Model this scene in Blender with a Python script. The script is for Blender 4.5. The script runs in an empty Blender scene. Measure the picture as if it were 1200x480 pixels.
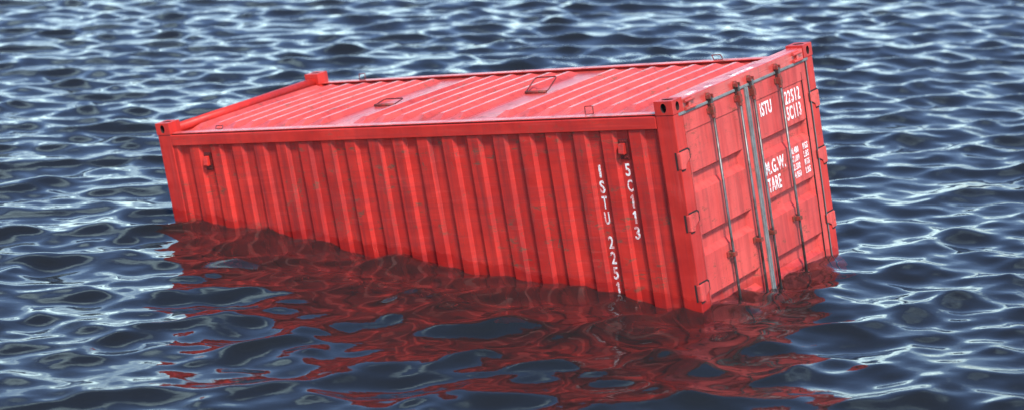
import bpy, bmesh, math, random
import numpy as np
from mathutils import Vector, Matrix

random.seed(4)
sc = bpy.context.scene
COL = sc.collection
R = math.radians

# ------------------------------------------------------------------ camera
cam_d = bpy.data.cameras.new('camera')
cam = bpy.data.objects.new('camera', cam_d)
COL.objects.link(cam)
cam.location = (0, 0, 4.935)
cam.rotation_euler = (R(90 - 12.565), 0, 0)
cam_d.sensor_width = 36.0
cam_d.lens = 77.95
cam_d.clip_start = 0.1
cam_d.clip_end = 20000
cam_d.dof.use_dof = True
cam_d.dof.focus_distance = 19.3
cam_d.dof.aperture_fstop = 1.25
sc.camera = cam

# ------------------------------------------------------------------ sky, sun, exposure
SUN = Vector((0.160, -0.585, 0.805)).normalized()       # direction towards the sun
el = math.asin(SUN.z)
az = math.atan2(SUN.x, SUN.y)
world = bpy.data.worlds.new('World')
sc.world = world
world.use_nodes = True
wn, wl = world.node_tree.nodes, world.node_tree.links
wn.clear()
w_out = wn.new('ShaderNodeOutputWorld')
w_bg = wn.new('ShaderNodeBackground')
w_sky = wn.new('ShaderNodeTexSky')
w_sky.sky_type = 'NISHITA'
w_sky.sun_disc = False
w_sky.sun_elevation = el
w_sky.sun_rotation = az
w_sky.air_density = 1.0
w_sky.dust_density = 1.0
w_sky.ozone_density = 2.5
w_bg.inputs['Strength'].default_value = 0.15
# broken cloud all round the sky
w_tc = wn.new('ShaderNodeTexCoord')
w_sep = wn.new('ShaderNodeSeparateXYZ')
wl.new(w_tc.outputs['Generated'], w_sep.inputs[0])
w_z = wn.new('ShaderNodeMath'); w_z.operation = 'MAXIMUM'; w_z.inputs[1].default_value = 0.0
wl.new(w_sep.outputs['Z'], w_z.inputs[0])
w_za = wn.new('ShaderNodeMath'); w_za.operation = 'ADD'; w_za.inputs[1].default_value = 0.18
wl.new(w_z.outputs[0], w_za.inputs[0])
w_div = wn.new('ShaderNodeVectorMath'); w_div.operation = 'DIVIDE'
w_cmb = wn.new('ShaderNodeCombineXYZ')
for i in range(3):
    wl.new(w_za.outputs[0], w_cmb.inputs[i])
wl.new(w_tc.outputs['Generated'], w_div.inputs[0])
wl.new(w_cmb.outputs[0], w_div.inputs[1])
w_no = wn.new('ShaderNodeTexNoise')
w_no.inputs['Scale'].default_value = 1.5
w_no.inputs['Detail'].default_value = 6
w_no.inputs['Roughness'].default_value = 0.55
wl.new(w_div.outputs[0], w_no.inputs['Vector'])
w_rmp = wn.new('ShaderNodeValToRGB')
w_rmp.color_ramp.elements[0].position = 0.60
w_rmp.color_ramp.elements[1].position = 0.86
# seen edge-on near the horizon the cloud closes up
w_e1 = wn.new('ShaderNodeMath'); w_e1.operation = 'MULTIPLY'; w_e1.inputs[1].default_value = -6.0
wl.new(w_z.outputs[0], w_e1.inputs[0])
w_e2 = wn.new('ShaderNodeMath'); w_e2.operation = 'EXPONENT'
wl.new(w_e1.outputs[0], w_e2.inputs[0])
w_e3 = wn.new('ShaderNodeMath'); w_e3.operation = 'MULTIPLY_ADD'; w_e3.inputs[1].default_value = 0.36
wl.new(w_e2.outputs[0], w_e3.inputs[0])
wl.new(w_no.outputs['Fac'], w_e3.inputs[2])
wl.new(w_e3.outputs[0], w_rmp.inputs[0])
w_mix = wn.new('ShaderNodeMix'); w_mix.data_type = 'RGBA'
wl.new(w_rmp.outputs['Color'], w_mix.inputs['Factor'])
w_hsv = wn.new('ShaderNodeHueSaturation')
w_hsv.inputs['Saturation'].default_value = 1.12
w_hsv.inputs['Hue'].default_value = 0.510
wl.new(w_sky.outputs[0], w_hsv.inputs['Color'])
wl.new(w_hsv.outputs[0], w_mix.inputs['A'])
w_mix.inputs['B'].default_value = (9.2, 12.6, 13.6, 1)
wl.new(w_mix.outputs['Result'], w_bg.inputs['Color'])
wl.new(w_bg.outputs[0], w_out.inputs['Surface'])

sun_d = bpy.data.lights.new('sun', 'SUN')
sun_d.energy = 3.7
sun_d.angle = R(9)
sun_d.color = (1.0, 0.95, 0.88)
sun = bpy.data.objects.new('sun', sun_d)
COL.objects.link(sun)
sun.rotation_euler = SUN.to_track_quat('Z', 'Y').to_euler()

sc.view_settings.view_transform = 'Standard'
sc.view_settings.look = 'None'
sc.view_settings.exposure = 0.60
sc.view_settings.gamma = 1.0
sc.render.engine = 'CYCLES'
sc.cycles.use_denoising = True
sc.cycles.max_bounces = 10
sc.cycles.transmission_bounces = 8
sc.cycles.glossy_bounces = 5
sc.cycles.diffuse_bounces = 3
sc.cycles.sample_clamp_indirect = 6
sc.cycles.blur_glossy = 0.3


# ------------------------------------------------------------------ material helpers
class N:
    def __init__(self, name):
        self.m = bpy.data.materials.new(name)
        self.m.use_nodes = True
        self.t = self.m.node_tree
        self.t.nodes.clear()
        self.out = self.new('ShaderNodeOutputMaterial')

    def new(self, typ, **kw):
        n = self.t.nodes.new(typ)
        for k, v in kw.items():
            if k in n.inputs:
                self.put(n.inputs[k], v)
            else:
                setattr(n, k, v)
        return n

    def put(self, sock, v):
        if isinstance(v, bpy.types.NodeSocket):
            self.t.links.new(v, sock)
        else:
            sock.default_value = v

    def mix(self, f, a, b, blend='MIX'):
        n = self.t.nodes.new('ShaderNodeMix')
        n.data_type = 'RGBA'
        n.blend_type = blend
        self.put(n.inputs['Factor'], f)
        self.put(n.inputs['A'], a if isinstance(a, bpy.types.NodeSocket) else (*a, 1))
        self.put(n.inputs['B'], b if isinstance(b, bpy.types.NodeSocket) else (*b, 1))
        return n.outputs['Result']

    def math(self, op, a, b=0.0, clamp=False):
        n = self.t.nodes.new('ShaderNodeMath')
        n.operation = op
        n.use_clamp = clamp
        self.put(n.inputs[0], a)
        self.put(n.inputs[1], b)
        return n.outputs[0]

    def ramp(self, v, lo, hi):
        n = self.t.nodes.new('ShaderNodeMapRange')
        n.clamp = True
        self.put(n.inputs['Value'], v)
        n.inputs['From Min'].default_value = lo
        n.inputs['From Max'].default_value = hi
        return n.outputs[0]

    def noise(self, vec, scale, detail=4, rough=0.55, dist=0.0):
        n = self.new('ShaderNodeTexNoise')
        n.inputs['Scale'].default_value = scale
        n.inputs['Detail'].default_value = detail
        n.inputs['Roughness'].default_value = rough
        n.inputs['Distortion'].default_value = dist
        self.t.links.new(vec, n.inputs['Vector'])
        return n.outputs['Fac']

    def mapping(self, vec, scale=(1, 1, 1), rot=(0, 0, 0), loc=(0, 0, 0)):
        n = self.new('ShaderNodeMapping')
        n.inputs['Scale'].default_value = scale
        n.inputs['Rotation'].default_value = rot
        n.inputs['Location'].default_value = loc
        self.t.links.new(vec, n.inputs['Vector'])
        return n.outputs[0]


def red_paint(name, streak, base=(0.59, 0.032, 0.022), dark=(0.40, 0.017, 0.014), grime=0.55, rough=0.42, bump=0.25, spec=0.28, rvar=0.24):
    n = N(name)
    co = n.new('ShaderNodeTexCoord').outputs['Object']
    big = n.noise(co, 1.3, 5, 0.6)
    st = n.noise(n.mapping(co, streak), 1.0, 6, 0.65)
    col = n.mix(n.ramp(big, 0.35, 0.68), base, dark)
    col = n.mix(n.math('MULTIPLY', n.ramp(st, 0.50, 0.72), 0.55), col, (0.28, 0.024, 0.026))
    vst = n.noise(n.mapping(co, (13, 13, 0.6), loc=(2, 7, 1)), 1.0, 6, 0.7)
    col = n.mix(n.math('MULTIPLY', n.ramp(vst, 0.47, 0.68), 0.75 * min(grime, 1.0)), col, (0.17, 0.022, 0.022))
    fine = n.noise(n.mapping(co, (4, 4, 48), rot=(0.12, 0.16, 0.0), loc=(1, 2, 8)), 1.0, 5, 0.75)
    col = n.mix(n.math('MULTIPLY', n.ramp(fine, 0.56, 0.68), 0.32 * grime), col, (0.20, 0.030, 0.030))
    pale = n.noise(n.mapping(co, streak, loc=(5, 3, 9)), 2.1, 5, 0.7)
    col = n.mix(n.math('MULTIPLY', n.ramp(pale, 0.56, 0.78), 0.35), col, (0.70, 0.10, 0.085))
    # grey-green worn patches and hairline scratches
    patch = n.ramp(n.noise(co, 3.1, 3, 0.5), 0.53, 0.58)
    ragged = n.ramp(n.noise(n.mapping(co, (9, 9, 26), rot=(0.2, 0.35, 0.1)), 1.0, 6, 0.75), 0.54, 0.62)
    worn = n.math('MULTIPLY', n.math('MULTIPLY', patch, ragged), min(grime, 0.8))
    col = n.mix(worn, col, (0.12, 0.065, 0.040))
    hair = n.noise(n.mapping(co, (3, 3, 3), rot=(0.7, 0.5, 0.3)), 2.2, 2, 0.5, 1.6)
    band = n.math('LESS_THAN', n.math('ABSOLUTE', n.math('SUBTRACT', hair, 0.5)), 0.0035)
    gate = n.ramp(n.noise(co, 1.9, 2, 0.5), 0.54, 0.60)
    scr = n.math('MULTIPLY', n.math('MULTIPLY', band, gate), grime * 1.3, True)
    col = n.mix(scr, col, (0.12, 0.07, 0.05))
    speck = n.ramp(n.noise(co, 42, 2, 0.6), 0.70, 0.76)
    col = n.mix(n.math('MULTIPLY', speck, 0.45), col, (0.16, 0.04, 0.035))
    rg = n.math('ADD', rough - rvar * 0.4, n.math('MULTIPLY', st, rvar))
    rg = n.math('ADD', rg, n.math('MULTIPLY', worn, 0.3), True)
    bmp = n.new('ShaderNodeBump', Strength=bump, Distance=0.004)
    hsum = n.math('ADD', n.noise(co, 14, 4, 0.6), n.math('MULTIPLY', n.noise(co, 2.2, 2, 0.5), 3.0))
    n.put(bmp.inputs['Height'], n.math('SUBTRACT', hsum, n.math('MULTIPLY', worn, 0.5)))
    dent = n.new('ShaderNodeBump', Strength=0.5, Distance=0.035)
    n.put(dent.inputs['Height'], n.noise(n.mapping(co, (1, 1, 1.3), loc=(3, 1, 4)), 2.6, 2, 0.4))
    n.put(dent.inputs['Normal'], bmp.outputs[0])
    # paint still wet where the waves have lapped it
    gz = n.new('ShaderNodeSeparateXYZ')
    n.put(gz.inputs[0], n.new('ShaderNodeNewGeometry').outputs['Position'])
    lvl = n.math('ADD', gz.outputs['Z'], n.math('MULTIPLY', n.math('SUBTRACT', n.noise(co, 3.5, 4, 0.6), 0.5), -0.22))
    wet = n.math('SUBTRACT', 1.0, n.ramp(lvl, 0.06, 0.11))
    col = n.mix(n.math('MULTIPLY', wet, 0.38), col, (0.20, 0.008, 0.008))
    rg = n.mix(wet, rg, (0.12, 0.12, 0.12))
    p = n.new('ShaderNodeBsdfPrincipled')
    p.inputs['Specular IOR Level'].default_value = spec
    n.put(p.inputs['Base Color'], col)
    n.put(p.inputs['Roughness'], rg)
    n.put(p.inputs['Normal'], dent.outputs[0])
    n.t.links.new(p.outputs[0], n.out.inputs['Surface'])
    return n.m


def plain(name, c1, c2, scale, rough, metal=0.0, bump=0.15):
    n = N(name)
    co = n.new('ShaderNodeTexCoord').outputs['Object']
    f = n.noise(co, scale, 5, 0.65)
    col = n.mix(n.ramp(f, 0.38, 0.64), c1, c2)
    bmp = n.new('ShaderNodeBump', Strength=bump, Distance=0.004)
    n.put(bmp.inputs['Height'], f)
    p = n.new('ShaderNodeBsdfPrincipled', Roughness=rough, Metallic=metal)
    n.put(p.inputs['Base Color'], col)
    n.put(p.inputs['Normal'], bmp.outputs[0])
    n.t.links.new(p.outputs[0], n.out.inputs['Surface'])
    return n.m


M_SIDE = red_paint('red_paint_side', (1.2, 1.2, 22), grime=0.9)
M_POST = red_paint('red_paint_post', (14, 14, 0.9), grime=0.35)
M_RAIL = red_paint('red_paint_rail', (0.6, 18, 22), grime=0.3)
M_ROOF = red_paint('red_paint_roof', (7, 0.7, 7), base=(0.64, 0.086, 0.068), dark=(0.52, 0.060, 0.050), grime=0.6, rough=0.27, bump=0.04, spec=0.42, rvar=0.08)  # paler than the side: sheen of the lit roof put into the colour
M_DOOR = red_paint('red_paint_door', (9, 9, 1.1), base=(0.68, 0.090, 0.074), dark=(0.52, 0.050, 0.045), grime=0.6)  # washed-out brightness of the lit door painted in as paler, pinker red
M_STEEL = plain('galvanised_steel', (0.15, 0.15, 0.15), (0.06, 0.045, 0.04), 7, 0.38, 0.5)
M_RUBBER = plain('grey_rubber_seal', (0.19, 0.21, 0.21), (0.12, 0.13, 0.13), 14, 0.55)
M_RUST = plain('rusty_red_steel', (0.30, 0.030, 0.026), (0.10, 0.045, 0.025), 28, 0.6, 0.1, 0.4)
M_DARK = plain('dark_gap_and_shade', (0.030, 0.012, 0.012), (0.018, 0.010, 0.010), 10, 0.8)
M_LOOP = plain('dark_red_loop_steel', (0.20, 0.022, 0.022), (0.07, 0.02, 0.018), 18, 0.45, 0.3)


def letter_paint(name, wear):
    n = N(name)
    co = n.new('ShaderNodeTexCoord').outputs['Object']
    f = n.ramp(n.noise(n.mapping(co, (26, 26, 40)), 1.0, 5, 0.7), 0.62 - wear, 0.70 - wear)
    col = n.mix(n.math('MULTIPLY', f, 0.8), (0.80, 0.78, 0.76), (0.55, 0.10, 0.09))
    p = n.new('ShaderNodeBsdfPrincipled', Roughness=0.5)
    n.put(p.inputs['Base Color'], col)
    n.t.links.new(p.outputs[0], n.out.inputs['Surface'])
    return n.m


M_WHITE = letter_paint('white_lettering', 0.09)
M_WORN = letter_paint('worn_white_lettering', 0.15)


def water_material():
    n = N('sea_water')
    co = n.new('ShaderNodeTexCoord').outputs['Object']
    h1 = n.noise(n.mapping(co, (5.0, 7.0, 5.0)), 1.0, 3, 0.5)
    bmp = n.new('ShaderNodeBump', Strength=0.15, Distance=0.02)
    n.put(bmp.inputs['Height'], h1)
    clear = n.new('ShaderNodeBsdfPrincipled', Roughness=0.025, IOR=1.333)
    clear.inputs['Transmission Weight'].default_value = 1.0
    clear.inputs['Base Color'].default_value = (1, 1, 1, 1)
    murk = n.new('ShaderNodeBsdfPrincipled', Roughness=0.025, IOR=1.333)
    murk.inputs['Base Color'].default_value = (0.022, 0.025, 0.025, 1)
    for p in (clear, murk):
        n.put(p.inputs['Normal'], bmp.outputs[0])
    mx = n.new('ShaderNodeMixShader')
    mx.inputs[0].default_value = 0.40
    n.t.links.new(clear.outputs[0], mx.inputs[1])
    n.t.links.new(murk.outputs[0], mx.inputs[2])
    n.t.links.new(mx.outputs[0], n.out.inputs['Surface'])
    ab = n.new('ShaderNodeVolumeAbsorption', Density=0.42)
    ab.inputs['Color'].default_value = (0.45, 0.48, 0.55, 1)
    n.t.links.new(ab.outputs[0], n.out.inputs['Volume'])
    return n.m


# ------------------------------------------------------------------ sea
def build_sea():
    rng = np.random.default_rng(11)
    fine_t = 0.0019
    th = [np.arange(-R(180), -R(32), R(3.0)), np.arange(-R(32), R(32), fine_t), np.arange(R(32), R(179.5), R(3.0))]
    th = np.concatenate(th)
    r = [0.6]
    while r[-1] < 11:
        r.append(r[-1] * 1.03)
    while r[-1] < 60:
        r.append(r[-1] * 1.0019)
    while r[-1] < 9000:
        r.append(r[-1] * 1.05)
    r = np.array(r)
    dth = np.gradient(th)
    dr = np.gradient(r)
    T, RR = np.meshgrid(th, r)
    X = (RR * np.sin(T)).ravel()
    Y = (RR * np.cos(T)).ravel()
    SP = np.maximum(np.meshgrid(dth, r)[0] * RR, np.meshgrid(th, dr)[1]).ravel()
    Z = np.zeros_like(X)
    DX = np.zeros_like(X)
    DY = np.zeros_like(X)
    ncomp = 110
    lam = np.exp(rng.uniform(math.log(0.15), math.log(2.2), ncomp))
    for i in range(ncomp):
        L = lam[i]
        k = 2 * math.pi / L
        ang = R(-70) + rng.normal(0, R(42))
        ph = rng.uniform(0, 2 * math.pi)
        shape = math.exp(-0.5 * (math.log(L / 0.76) / 0.48) ** 2) + 0.36 * math.exp(-0.5 * (math.log(L / 0.28) / 0.35) ** 2)
        a = 0.0415 * shape / k * rng.uniform(0.6, 1.4)
        wgt = np.clip((L / SP - 2.5) / 3.0, 0, 1)
        p = k * (X * math.cos(ang) + Y * math.sin(ang)) + ph
        s, c = np.sin(p), np.cos(p)
        Z += wgt * a * s
        DX += wgt * a * math.cos(ang) * c * 1.0
        DY += wgt * a * math.sin(ang) * c * 1.0
    V = np.empty((len(X) + 1, 3), np.float32)
    V[:-1, 0] = X + DX
    V[:-1, 1] = Y + DY
    V[:-1, 2] = Z
    V[-1] = (0, 0, 0)
    nt, nr = len(th), len(r)
    idx = np.arange(nt * nr).reshape(nr, nt)
    nx = np.roll(idx, -1, axis=1)
    q = np.stack([idx[:-1], idx[1:], nx[1:], nx[:-1]], -1).reshape(-1, 4)
    tri = np.stack([idx[0], nx[0], np.full(nt, nt * nr)], -1)
    me = bpy.data.meshes.new('sea')
    me.vertices.add(len(V))
    me.vertices.foreach_set('co', V.ravel())
    q = q[:, ::-1]
    tri = tri[:, ::-1]
    me.loops.add(q.size + tri.size)
    me.loops.foreach_set('vertex_index', np.concatenate([q.ravel(), tri.ravel()]).astype(np.int32))
    me.polygons.add(len(q) + len(tri))
    st = np.concatenate([np.arange(len(q)) * 4, len(q) * 4 + np.arange(len(tri)) * 3]).astype(np.int32)
    me.polygons.foreach_set('loop_start', st)
    me.polygons.foreach_set('use_smooth', np.ones(len(q) + len(tri), bool))
    me.update(calc_edges=True)
    me.validate()
    if me.polygons[len(q) // 2].normal.z < 0:
        me.flip_normals()
    o = bpy.data.objects.new('sea', me)
    me.materials.append(water_material())
    COL.objects.link(o)
    o['kind'] = 'structure'
    o['label'] = 'dark blue choppy sea water with pale sky reflections'
    return o


build_sea()

bm = bmesh.new()
bmesh.ops.create_grid(bm, x_segments=40, y_segments=40, size=9000)
me = bpy.data.meshes.new('seabed')
bm.to_mesh(me)
bm.free()
me.materials.append(plain('deep_silt', (0.06, 0.08, 0.09), (0.04, 0.06, 0.07), 0.3, 0.9))
bed = bpy.data.objects.new('seabed', me)
bed.location = (0, 0, -9)
COL.objects.link(bed)
bed['kind'] = 'structure'

# ------------------------------------------------------------------ container
LEN, WID, HGT = 6.058, 2.438, 2.591
AX = Matrix(((0.80018, 0.57754, -0.16174), (-0.58338, 0.81208, 0.01361), (0.13921, 0.08347, 0.98674)))
ORG = Vector((-3.114, 21.551, -1.614))
BASE = Vector((LEN / 2, WID / 2, 0))                 # origin of the thing: middle of its floor
root = bpy.data.objects.new('shipping_container', None)
COL.objects.link(root)
root.matrix_world = Matrix.Translation(ORG + AX @ BASE) @ AX.to_4x4()
root['label'] = 'red corrugated steel shipping container tilted and half sunk in the sea'
root['category'] = 'shipping container'
root.empty_display_size = 0.5


def link(name, bm, mat, parent=root, bevel=0.0, smooth=False, label=None):
    """one mesh object; bm is in container coordinates (corner at 0,0,0)"""
    bmesh.ops.translate(bm, verts=bm.verts, vec=-BASE)
    me = bpy.data.meshes.new(name)
    bm.to_mesh(me)
    bm.free()
    me.materials.append(mat)
    if smooth:
        me.polygons.foreach_set('use_smooth', [True] * len(me.polygons))
    o = bpy.data.objects.new(name, me)
    COL.objects.link(o)
    o.parent = parent
    if bevel:
        b = o.modifiers.new('bevel', 'BEVEL')
        b.width = bevel
        b.segments = 2
        b.limit_method = 'ANGLE'
        b.angle_limit = R(40)
    if label:
        o['label'] = label
    return o


def box(bm, x0, x1, y0, y1, z0, z1):
    vs = [bm.verts.new((x, y, z)) for x in (x0, x1) for y in (y0, y1) for z in (z0, z1)]
    for f in ((0, 1, 3, 2), (4, 6, 7, 5), (0, 4, 5, 1), (2, 3, 7, 6), (0, 2, 6, 4), (1, 5, 7, 3)):
        bm.faces.new([vs[i] for i in f])
    return vs


def prism(bm, pts, axis, a0, a1):
    """closed prism of a polygon pts (two coords) along axis 0/1/2"""
    def mk(p, a):
        c = list(p)
        c.insert(axis, a)
        return bm.verts.new(c)
    A = [mk(p, a0) for p in pts]
    B = [mk(p, a1) for p in pts]
    n = len(pts)
    bm.faces.new(A)
    bm.faces.new(B[::-1])
    for i in range(n):
        bm.faces.new((A[i], B[i], B[(i + 1) % n], A[(i + 1) % n]))
    bmesh.ops.recalc_face_normals(bm, faces=bm.faces)


def tube(bm, pts, rad, seg=10, closed=False):
    pts = [Vector(p) for p in pts]
    n = len(pts)
    rings = []
    ref = None
    for i in range(n):
        if closed:
            d = pts[(i + 1) % n] - pts[i - 1]
        else:
            d = pts[min(i + 1, n - 1)] - pts[max(i - 1, 0)]
        d.normalize()
        if ref is None:
            ref = d.orthogonal().normalized()
        u = (ref - d * ref.dot(d)).normalized()
        ref = u
        v = d.cross(u)
        rings.append([bm.verts.new(pts[i] + (u * math.cos(a) + v * math.sin(a)) * rad)
                      for a in [2 * math.pi * s / seg for s in range(seg)]])
    for i in range(n if closed else n - 1):
        a, b = rings[i], rings[(i + 1) % n]
        for s in range(seg):
            bm.faces.new((a[s], a[(s + 1) % seg], b[(s + 1) % seg], b[s]))
    if not closed:
        bm.faces.new(rings[0][::-1])
        bm.faces.new(rings[-1])


def sheet(bm, us, vs, fn, thick):
    """solid sheet over a grid: fn(u, v) -> (point, normal)"""
    A, B = [], []
    for u in us:
        ra, rb = [], []
        for v in vs:
            p, nrm = fn(u, v)
            p = Vector(p)
            ra.append(bm.verts.new(p))
            rb.append(bm.verts.new(p - Vector(nrm) * thick))
        A.append(ra)
        B.append(rb)
    nu, nv = len(us), len(vs)
    for i in range(nu - 1):
        for j in range(nv - 1):
            for G in (A, B):
                q = [G[i][j], G[i + 1][j], G[i + 1][j + 1], G[i][j + 1]]
                e1, e2, e3 = q[1].co - q[0].co, q[2].co - q[0].co, q[3].co - q[0].co
                if abs(e1.cross(e2).dot(e3)) < 1e-9:
                    bm.faces.new(q)
                    continue
                nm = (q[2].co - q[0].co).cross(q[3].co - q[1].co)     # twisted: fold along the mitre
                ax = Vector(fn(us[i], vs[j])[1])
                hh = [v.co.dot(ax) for v in q]
                md = sorted(hh)[1]
                odd = max(range(4), key=lambda t: abs(hh[t] - md))
                q = q[odd:] + q[:odd]
                bm.faces.new((q[0], q[1], q[2]))
                bm.faces.new((q[0], q[2], q[3]))
    for i in range(nu - 1):
        bm.faces.new((A[i][0], B[i][0], B[i + 1][0], A[i + 1][0]))
        bm.faces.new((A[i][-1], A[i + 1][-1], B[i + 1][-1], B[i][-1]))
    for j in range(nv - 1):
        bm.faces.new((A[0][j], A[0][j + 1], B[0][j + 1], B[0][j]))
        bm.faces.new((A[-1][j], B[-1][j], B[-1][j + 1], A[-1][j + 1]))
    bmesh.ops.recalc_face_normals(bm, faces=bm.faces)


# ---- corner castings with their oval holes
CX, CY, CZ = 0.178, 0.162, 0.118


def casting(x0, y0, z0, xs, ys, zs):
    """xs, ys, zs = -1/+1: which faces are outer and pierced"""
    bm = bmesh.new()
    lo = Vector((x0, y0, z0))
    size = Vector((CX, CY, CZ))
    for ax in range(3):
        out = (xs, ys, zs)[ax]
        a, b = [i for i in range(3) if i != ax]
        for side in (-1, 1):
            w = lo[ax] + (size[ax] if side > 0 else 0)
            ca, cb = lo[a] + size[a] / 2, lo[b] + size[b] / 2
            ha, hb = size[a] / 2, size[b] / 2

            def P(pa, pb, pw):
                c = [0, 0, 0]
                c[ax], c[a], c[b] = pw, pa, pb
                return bm.verts.new(c)
            if side != out:
                bm.faces.new([P(ca + i * ha, cb + j * hb, w) for i, j in ((-1, -1), (1, -1), (1, 1), (-1, 1))])
                continue
            if ax == 2:
                ra, rb = 0.058, 0.032
            elif ax == 1:
                ra, rb = 0.028, 0.041
            else:
                ra, rb = 0.027, 0.040
            n = 28
            o_r, i_r, d_r = [], [], []
            for k in range(n):
                t = 2 * math.pi * k / n + math.pi / 4
                c, s = math.cos(t), math.sin(t)
                m = max(abs(c), abs(s))
                o_r.append(P(ca + ha * c / m, cb + hb * s / m, w))
                i_r.append(P(ca + ra * c, cb + rb * s, w))
                d_r.append(P(ca + ra * c, cb + rb * s, w - side * 0.075))
            for k in range(n):
                k2 = (k + 1) % n
                bm.faces.new((o_r[k], o_r[k2], i_r[k2], i_r[k]))
                bm.faces.new((i_r[k], i_r[k2], d_r[k2], d_r[k])).material_index = 1
            bm.faces.new(d_r).material_index = 1  # hole walls and back near-black: cavity shade put into the colour
    bmesh.ops.remove_doubles(bm, verts=bm.verts, dist=1e-5)
    bmesh.ops.recalc_face_normals(bm, faces=bm.faces)
    link('corner_casting', bm, M_POST).data.materials.append(M_DARK)


for xs in (1, -1):
    for ys in (-1, 1):
        for zs in (1, -1):
            casting(LEN - CX if xs > 0 else 0, 0 if ys < 0 else WID - CY, HGT - CZ if zs > 0 else 0, xs, ys, zs)

# ---- corner posts
PZ0, PZ1 = CZ + 0.002, HGT - CZ - 0.003
for x0, x1 in ((LEN - 0.182, LEN - 0.004), (0.004, 0.176)):
    for y0, y1 in ((0.004, 0.150), (WID - 0.150, WID - 0.004)):
        bm = bmesh.new()
        box(bm, x0, x1, y0, y1, PZ0, PZ1)
        link('corner_post', bm, M_POST, bevel=0.008)

# ---- side rails (top: rail, recessed joint, roof flange)
RZ0, RZ1 = 2.358, 2.464
for s in (0, 1):
    Yf = (lambda y: y) if s == 0 else (lambda y: WID - y)
    bm = bmesh.new()
    a, b = sorted((Yf(0.002), Yf(0.062)))
    box(bm, 0.179, LEN - 0.185, a, b, RZ0, RZ1)
    rail = link('top_side_rail', bm, M_RAIL, bevel=0.006)
    bm = bmesh.new()
    a, b = sorted((Yf(0.026), Yf(0.115)))
    box(bm, 0.181, LEN - 0.182, a, b, RZ1 + 0.010, RZ1 + 0.020)
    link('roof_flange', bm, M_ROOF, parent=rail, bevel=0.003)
    bm = bmesh.new()
    a, b = sorted((Yf(0.034), Yf(0.058)))
    box(bm, 0.185, LEN - 0.186, a, b, RZ1 - 0.004, RZ1 + 0.0105)
    link('joint_seal', bm, M_DARK, parent=rail)
    bm = bmesh.new()
    a, b = sorted((Yf(0.003), Yf(0.070)))
    box(bm, 0.179, LEN - 0.185, a, b, 0.02, 0.165)
    link('bottom_side_rail', bm, M_RAIL, bevel=0.006)

# ---- corrugated side panels
PITCH, OF, SL, INF = 0.2878, 0.116, 0.030, 0.1118
Y_OUT, Y_IN = 0.016, 0.047


def corrugation(x0, x1, first, pitch, of, sl, inf, yo, yi):
    """list of (x, depth) break points of the trapezoid profile"""
    k = math.floor((x0 - first) / pitch) - 1
    pts = []
    x = first + k * pitch
    while x < x1 + pitch:
        pts += [(x, yo), (x + of, yo), (x + of + sl, yi), (x + of + sl + inf, yi)]
        x += pitch
    xs = [p[0] for p in pts]
    ys = [p[1] for p in pts]
    out = [(x0, float(np.interp(x0, xs, ys)))]
    out += [p for p in pts if x0 + 1e-4 < p[0] < x1 - 1e-4]
    out.append((x1, float(np.interp(x1, xs, ys))))
    return out


FIRST = 0.396
sides = []
for s in (0, 1):
    prof = corrugation(0.15, LEN - 0.16, FIRST, PITCH, OF, SL, INF, Y_OUT, Y_IN)
    dep = dict(prof)
    bm = bmesh.new()
    if s == 0:
        sheet(bm, [p[0] for p in prof], [0.14, 0.9, 1.6, 2.40], lambda u, v: ((u, dep[u], v), (0, -1, 0)), 0.003)
    else:
        sheet(bm, [p[0] for p in prof], [0.14, 2.40], lambda u, v: ((u, WID - dep[u], v), (0, 1, 0)), 0.003)
    sides.append(link('side_panel', bm, M_SIDE))

# ---- front end wall (far from the doors)
prof = corrugation(0.12, WID - 0.12, 0.25, 0.26, 0.10, 0.035, 0.09, 0.035, 0.075)
depf = dict(prof)
bm = bmesh.new()
sheet(bm, [p[0] for p in prof], [0.05, 2.46], lambda u, v: ((depf[u], u, v), (-1, 0, 0)), 0.003)
link('end_panel', bm, M_SIDE)
bm = bmesh.new()
tube(bm, [(0.098, 0.158, 2.500), (0.098, WID - 0.158, 2.500)], 0.050, 20)
link('end_rail', bm, M_RAIL, smooth=True)
bm = bmesh.new()
box(bm, 0.02, 0.12, 0.15, WID - 0.15, 2.40, 2.465)
link('end_header', bm, M_RAIL, bevel=0.006)
bm = bmesh.new()
box(bm, 0.01, 0.14, CY + 0.002, WID - CY - 0.002, 0.02, 0.12)
link('bottom_end_rail', bm, M_RAIL, bevel=0.006)

# ---- roof sheet with its pressed ribs
ZF, RH = 2.450, 0.040
ribs = [0.195 + 0.229 * k for k in range(8)] + [2.335 + 0.232 * k for k in range(6)] + [4.02 + 0.2262 * k for k in range(8)]
CR, RS = 0.046, 0.040
xs, hs = [0.10], [0.0]
for r0 in ribs:                                          # r0 = far edge of the crest
    xs += [r0 - RS, r0, r0 + CR, r0 + CR + RS]
    hs += [0, 1, 1, 0]
xs.append(LEN - 0.17)
hs.append(0.0)
hmap = dict(zip(xs, hs))
yb = [0.06, 0.31, 0.43, 1.219, WID - 0.27, WID - 0.20, WID - 0.06]
ye = dict(zip(yb, [0, 0, 1, 1.08, 1, 0, 0]))
bm = bmesh.new()
sheet(bm, xs, yb, lambda u, v: ((u, v, ZF + RH * hmap[u] * min(ye[v], 1.0) + (0.006 if ye[v] > 1 else 0)), (0, 0, 1)), 0.003)
roof = link('roof_panel', bm, M_ROOF)


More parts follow.
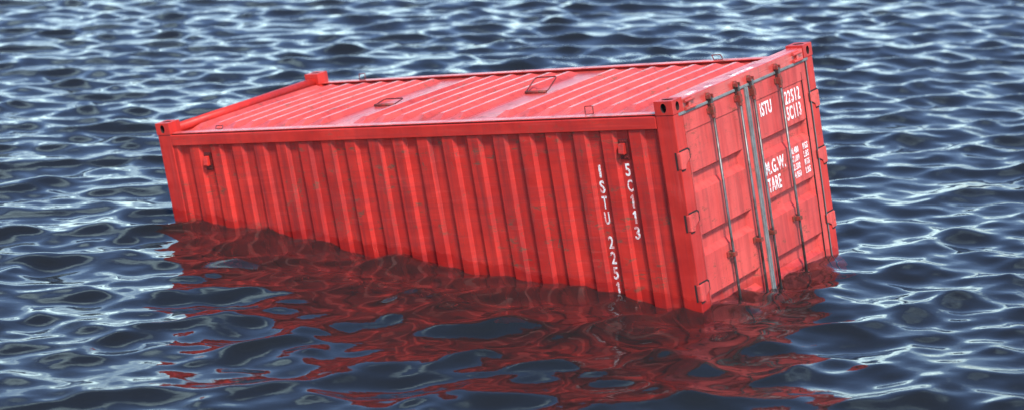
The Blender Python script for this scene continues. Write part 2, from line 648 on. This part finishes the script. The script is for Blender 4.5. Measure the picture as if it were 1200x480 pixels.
def loop(name, base_c, along, up, half, height, rad, parent, mat=M_LOOP, label=None, r_c=0.02):
    """a bent wire ring: base bar centred on base_c along a direction, ring rising along up"""
    c = Vector(base_c)
    a = Vector(along).normalized()
    u = Vector(up).normalized()
    pts = []
    for sx, sy, a0 in ((1, 0, -90), (1, 1, 0), (-1, 1, 90), (-1, 0, 180)):
        cx = c + a * sx * (half - r_c) + u * (r_c if sy == 0 else height - r_c)
        for st in range(4):
            t = R(a0 + 30 * st)
            pts.append(cx + a * r_c * math.cos(t) + u * r_c * math.sin(t))
    bm = bmesh.new()
    tube(bm, pts, rad, 8, closed=True)
    o = link(name, bm, mat, parent=parent, smooth=True, label=label)
    bm = bmesh.new()
    for s in (-1, 1):
        q = c + a * s * (half * 0.55)
        vs = box(bm, -0.016, 0.016, -0.012, 0.012, -0.012, 0.012)
        bmesh.ops.translate(bm, verts=vs, vec=q + Vector((0, 0, -0.001)))
    return o


loop('lashing_ring', (0.72, WID - 0.075, 2.486), (1, 0, 0), (0, 0.15, 1), 0.040, 0.065, 0.0045, roof, r_c=0.008)
loop('lashing_ring', (5.10, WID - 0.075, 2.486), (1, 0, 0), (-0.45, 0.35, 0.6), 0.048, 0.060, 0.0050, roof, r_c=0.008)
loop('lashing_ring', (5.085, 0.19, 2.470), (1, 0, 0), (0, 0.1, 1), 0.042, 0.070, 0.0045, roof, r_c=0.008)
loop('lashing_ring', (0.67, 0.19, 2.475), (1, 0, 0), (-0.6, 0.8, 0.22), 0.045, 0.085, 0.0045, roof, r_c=0.008)
# big lifting loops on the two flat strips, each with a hinge bar
for bx_, by_, up, half in ((2.10, 1.03, (-0.15, 1, 0.10), 0.12), (3.73, 1.31, (0.1, 1, 0.62), 0.125)):
    z = ZF + 0.020
    o = loop('lifting_loop', (bx_, by_, z), (1, 0, 0), up, half, 0.20, 0.0068, roof, r_c=0.03)
    bm = bmesh.new()
    tube(bm, [(bx_ - half * 1.02, by_, z), (bx_ + half * 0.92, by_, z)], 0.014, 10)
    link('loop_hinge', bm, M_RUST, parent=roof, smooth=True)

# ---- door header and sill
bm = bmesh.new()
box(bm, LEN - 0.172, LEN - 0.006, CY + 0.001, WID - CY - 0.001, 2.456, 2.570)
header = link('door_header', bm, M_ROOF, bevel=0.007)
bm = bmesh.new()
box(bm, LEN - 0.170, LEN - 0.070, 0.152, WID - 0.152, 2.350, 2.4555)
link('header_backing', bm, M_DARK, parent=header)
bm = bmesh.new()
box(bm, LEN - 0.150, LEN - 0.006, CY + 0.002, WID - CY - 0.002, 0.02, 0.125)
link('door_sill', bm, M_RAIL, bevel=0.006)
for ya, yb2, xo, wd in ((0.33, 0.50, 0.060, 0.050), (0.62, 0.72, 0.050, 0.040), (1.06, 1.46, 0.055, 0.055)):
    bm = bmesh.new()
    n = 9
    pts = [(LEN - xo - wd / 2 + random.uniform(-.006, .006), ya + (yb2 - ya) * i / n + random.uniform(-.01, .01)) for i in range(n + 1)]
    pts += [(LEN - xo + wd / 2 + random.uniform(-.006, .006), yb2 - (yb2 - ya) * i / n + random.uniform(-.01, .01)) for i in range(n + 1)]
    prism(bm, pts, 2, 2.5705, 2.572)  # ragged-edged white patches lying on the header top
    link('white_mark', bm, M_WORN, parent=header, label='ragged white mark on top of the red door header')

# ---- doors
XD = LEN - 0.008                                          # outer face of the door panels
YC = 1.190
RECZ = [(1.935, 1.760), (1.400, 1.215), (0.870, 0.690), (0.36, 0.22)]
DZ0, DZ1 = 0.135, 2.452


def make_door(y0, y1, left):
    zs = [DZ0]
    for a, b in RECZ[::-1]:
        zs += [b, b + 0.048, a - 0.024, a]
    zs += [2.284, 2.290, DZ1]
    st0, st1 = y0 + (0.03 if left else 0.14), y1 - (0.14 if left else 0.09)
    ys = [y0, st0, st0 + 0.035, st1 - 0.035, st1, y1]

    def fn(y, z):
        d = 0.0
        for a, b in RECZ:
            if b + 0.001 < z < a - 0.001 and st0 + 0.001 < y < st1 - 0.001:
                d = 0.046
        if z < 2.287:
            d += 0.008 if st0 - 0.001 < y < st1 + 0.001 else 0.0
        return (XD - d, y, z), (1, 0, 0)
    bm = bmesh.new()
    sheet(bm, ys, zs, fn, 0.05)
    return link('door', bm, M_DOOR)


door_l = make_door(0.156, YC - 0.022, True)
door_r = make_door(YC + 0.022, WID - 0.156, False)


def door_at(y):
    return door_l if y < YC else door_r


# ---- seals
def add_box(name, mat, parent, bevel=0.0, *dims):
    bm = bmesh.new()
    box(bm, *dims)
    return link(name, bm, mat, parent=parent, bevel=bevel)


add_box('door_seal', M_RUBBER, door_l, 0.004, XD - 0.01, LEN + 0.004, 0.082, YC - 0.002, 2.446, 2.4695)
add_box('door_seal', M_RUBBER, door_r, 0.004, XD - 0.01, LEN + 0.004, YC + 0.002, WID - 0.105, 2.446, 2.4695)
add_box('door_seal', M_RUBBER, door_l, 0.004, XD - 0.03, LEN + 0.010, YC - 0.024, YC - 0.002, 0.14, 2.445)
add_box('door_seal', M_RUBBER, door_r, 0.004, XD - 0.03, LEN + 0.012, YC + 0.002, YC + 0.026, 0.14, 2.445)
add_box('door_seal', M_DARK, door_r, 0.0, XD - 0.03, LEN - 0.002, WID - 0.157, WID - 0.146, 0.14, 2.445)
add_box('seal_lip', M_RUBBER, door_r, 0.002, XD - 0.03, LEN + 0.003, WID - 0.1455, WID - 0.139, 0.14, 2.445)
add_box('door_seal', M_DARK, door_l, 0.0, XD - 0.05, LEN - 0.012, 0.1505, 0.1555, 0.14, 2.445)
add_box('stile_gap', M_DARK, door_r, 0.0, XD - 0.04, XD + 0.0015, WID - 0.249, WID - 0.242, 0.14, 2.36)

# ---- locking bars, brackets, keepers
for y in (0.565, 1.022, 1.262, 1.738):
    d = door_at(y)
    xb = XD + 0.040
    bm = bmesh.new()
    tube(bm, [(xb, y, 0.12), (xb, y, 2.335)], 0.0125, 12)
    link('locking_bar', bm, M_STEEL, parent=d, smooth=True)
    bm = bmesh.new()
    tube(bm, [(xb, y, 2.320), (xb, y, 2.335), (xb, y, 2.445)], 0.018, 12)
    link('bar_head', bm, M_RUST, parent=d, bevel=0.003, smooth=False)
    bm = bmesh.new()                                      # top guide bracket with bolted ears
    box(bm, XD - 0.001, xb + 0.018, y - 0.019, y + 0.019, 2.352, 2.415)
    box(bm, XD - 0.001, XD + 0.010, y - 0.036, y + 0.036, 2.360, 2.407)
    link('bar_bracket', bm, M_RUST, parent=d, bevel=0.003)
    for zz in (1.125, 0.55):                              # mid guides
        bm = bmesh.new()
        box(bm, XD - 0.010, xb + 0.024, y - 0.023, y + 0.023, zz - 0.018, zz + 0.018)
        box(bm, XD - 0.012, XD + 0.008, y - 0.042, y + 0.042, zz - 0.026, zz + 0.026)
        link('bar_guide', bm, M_RUST, parent=d, bevel=0.003)
    bm = bmesh.new()                                      # cam end crossing the seal
    box(bm, LEN - 0.006, LEN + 0.040, y - 0.014, y + 0.014, 2.425, 2.500)
    link('cam_end', bm, M_STEEL, parent=d, bevel=0.004)
    bm = bmesh.new()                                      # keeper lug on the header
    prism(bm, [(y - 0.031, 2.488), (y + 0.031, 2.488), (y + 0.029, 2.516), (y + 0.016, 2.536), (y - 0.016, 2.536), (y - 0.029, 2.516)], 0, LEN - 0.007, LEN + 0.014)
    box(bm, LEN + 0.013, LEN + 0.042, y - 0.029, y - 0.016, 2.486, 2.522)
    box(bm, LEN + 0.013, LEN + 0.042, y + 0.016, y + 0.029, 2.486, 2.522)
    link('cam_keeper', bm, M_RUST, parent=header, bevel=0.003)

# ---- H-shaped lugs at both ends of the header
for y in (0.255, WID - 0.300):
    bm = bmesh.new()
    tube(bm, [(LEN + 0.012, y - 0.075, 2.545), (LEN + 0.012, y + 0.075, 2.545)], 0.013, 10)
    tube(bm, [(LEN + 0.012, y - 0.075, 2.480), (LEN + 0.012, y + 0.075, 2.480)], 0.013, 10)
    box(bm, LEN - 0.007, LEN + 0.013, y - 0.016, y + 0.016, 2.480, 2.545)
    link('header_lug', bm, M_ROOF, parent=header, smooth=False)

# ---- hinges
HZ = [2.075, 1.543, 0.935, 0.36]
for left in (True, False):
    for z in HZ:
        sgn = 1 if left else -1
        y_p = 0.0 if left else WID
        d = door_l if left else door_r
        h = 0.075

        def yy(v):
            return y_p + sgn * v
        bm = bmesh.new()
        leaf = [(yy(0.030), z - h), (yy(0.072), z - h), (yy(0.078), z - h * 0.55), (yy(0.150), z - h * 0.05), (yy(0.150), z + h * 0.80), (yy(0.128), z + h), (yy(0.030), z + h)]
        prism(bm, leaf, 0, LEN - 0.0035, LEN + 0.006)
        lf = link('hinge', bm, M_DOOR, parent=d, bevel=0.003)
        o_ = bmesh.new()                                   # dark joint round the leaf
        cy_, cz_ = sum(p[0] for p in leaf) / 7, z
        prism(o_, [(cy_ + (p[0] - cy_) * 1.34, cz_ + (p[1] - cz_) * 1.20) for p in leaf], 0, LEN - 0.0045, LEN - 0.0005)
        link('hinge_joint_and_shade', o_, M_DARK, parent=d)
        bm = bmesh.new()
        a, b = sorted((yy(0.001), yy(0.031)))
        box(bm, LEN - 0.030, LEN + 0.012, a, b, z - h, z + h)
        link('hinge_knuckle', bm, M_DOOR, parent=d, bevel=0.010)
        bm = bmesh.new()
        a, b = sorted((yy(0.0012), yy(0.020)))
        box(bm, LEN - 0.046, LEN - 0.0295, a, b, z - h * 1.02, z + h * 1.02)  # dark box painting in the notch shadow beside the knuckle
        link('hinge_joint_and_shade', bm, M_DARK, parent=d)

# ---- ventilators on the near and far side panels
for s in (0, 1):
    for xv in (FIRST + OF + SL + INF / 2, FIRST + 17 * PITCH + OF + SL + INF / 2):
        y = Y_IN if s == 0 else WID - Y_IN
        g = -1 if s == 0 else 1
        bm = bmesh.new()
        a, b = sorted((y, y + g * 0.010))
        box(bm, xv - 0.046, xv + 0.046, a, b, 2.100, 2.275)
        for bx2 in (-0.026, 0.0, 0.026):
            for bz in (2.118, 2.258):
                a2, b2 = sorted((y + g * 0.009, y + g * 0.018))
                box(bm, xv + bx2 - 0.008, xv + bx2 + 0.008, a2, b2, bz - 0.007, bz + 0.007)
        link('vent_plate', bm, M_LOOP, parent=sides[s], bevel=0.002)
        bm = bmesh.new()
        y2 = y + g * 0.011
        p2 = [(y2, 2.150), (y2 + g * 0.040, 2.145), (y2 + g * 0.046, 2.158), (y2 + g * 0.030, 2.240), (y2, 2.243)]
        prism(bm, p2, 0, xv - 0.034, xv + 0.022)
        link('ventilator', bm, M_SIDE, parent=sides[s], bevel=0.004)


# ---- lettering
def text_mesh(s, bold=0.02):
    cu = bpy.data.curves.new('lettering', 'FONT')
    cu.body = s
    cu.size = 1.0
    cu.offset = bold
    cu.extrude = 0.01
    cu.resolution_u = 3
    cu.space_character = 1.12
    o = bpy.data.objects.new('lettering', cu)
    COL.objects.link(o)
    bpy.context.view_layer.update()
    me = bpy.data.meshes.new_from_object(o.evaluated_get(bpy.context.evaluated_depsgraph_get()))
    bpy.data.objects.remove(o)
    bpy.data.curves.remove(cu)
    return me


def lettering(s, rect, plane, parent, mat, name='lettering', bold=0.022):
    """fit s into rect (u0, u1, z0, z1) on the door (plane 'door') or the near side (plane 'side')"""
    me = text_mesh(s, bold)
    if plane == 'door':
        rect = (rect[0] + 0.020, rect[1] + 0.020, rect[2] + 0.004, rect[3] + 0.004)
    n = len(me.vertices)
    co = np.empty(n * 3, np.float32)
    me.vertices.foreach_get('co', co)
    co = co.reshape(-1, 3)
    mn, mx = co.min(0), co.max(0)
    u = rect[0] + (co[:, 0] - mn[0]) / (mx[0] - mn[0]) * (rect[1] - rect[0])
    z = rect[2] + (co[:, 1] - mn[1]) / (mx[1] - mn[1]) * (rect[3] - rect[2])
    d = (co[:, 2] - mn[2]) / max(mx[2] - mn[2], 1e-6) * 0.002
    out = np.empty_like(co)
    if plane == 'door':
        out[:, 0], out[:, 1], out[:, 2] = XD - 0.0075 + d, u, z
    else:
        out[:, 0], out[:, 1], out[:, 2] = u, Y_IN + 0.0005 - d, z
    out -= np.array(BASE, np.float32)
    me.vertices.foreach_set('co', out.ravel())
    me.update()
    me.materials.clear()
    me.materials.append(mat)
    me.name = name
    o = bpy.data.objects.new(name, me)
    COL.objects.link(o)
    o.parent = parent
    return o


lettering('ISTU', (1.385, 1.588, 2.123, 2.245), 'door', door_r, M_WHITE)
lettering('22512', (1.835, 2.112, 2.128, 2.247), 'door', door_r, M_WHITE)
lettering('5C113', (1.838, 2.098, 1.980, 2.108), 'door', door_r, M_WHITE)
lettering('M.G.W.', (1.338, 1.695, 1.598, 1.722), 'door', door_r, M_WHITE)
lettering('TARE', (1.346, 1.578, 1.443, 1.568), 'door', door_r, M_WHITE)
for i, (a, b) in enumerate((('30.480', 'KGS'), ('67.200', 'LBS'), ('2.300', 'KGS'), ('4.850', 'LBS'))):
    z1 = 1.730 - 0.0745 * i
    w = 0.145 if len(a) > 5 else 0.120
    lettering(a, (1.950 - w, 1.950, z1 - 0.058, z1), 'door', door_r, M_WHITE, bold=0.02)
    lettering(b, (2.036, 2.126, z1 - 0.058, z1), 'door', door_r, M_WHITE, bold=0.02)
for s, k, z1 in (('ISTU 22512', 16, 2.055), ('5C113', 17, 2.062)):
    xc = FIRST + k * PITCH + OF + SL + INF / 2
    for j, ch in enumerate(s):
        if ch == ' ':
            continue
        zt = z1 - 0.1375 * j + (0.060 if ' ' in s[:j] else 0)
        hw = {'I': 0.011, '1': 0.017}.get(ch, 0.026)
        if ch == '1':                                     # plain stencil stroke with a short flag
            bm = bmesh.new()
            prism(bm, [(xc - 0.004, zt - 0.112), (xc + 0.015, zt - 0.112), (xc + 0.015, zt), (xc + 0.001, zt), (xc - 0.017, zt - 0.018), (xc - 0.017, zt - 0.034), (xc - 0.004, zt - 0.024)], 1, Y_IN - 0.0015, Y_IN + 0.001)
            link('letter', bm, M_WORN, parent=sides[0])
            continue
        lettering(ch, (xc - hw, xc + hw, zt - 0.112, zt), 'side', sides[0], M_WORN, name='letter', bold=0.0 if ch in 'I1' else 0.02)
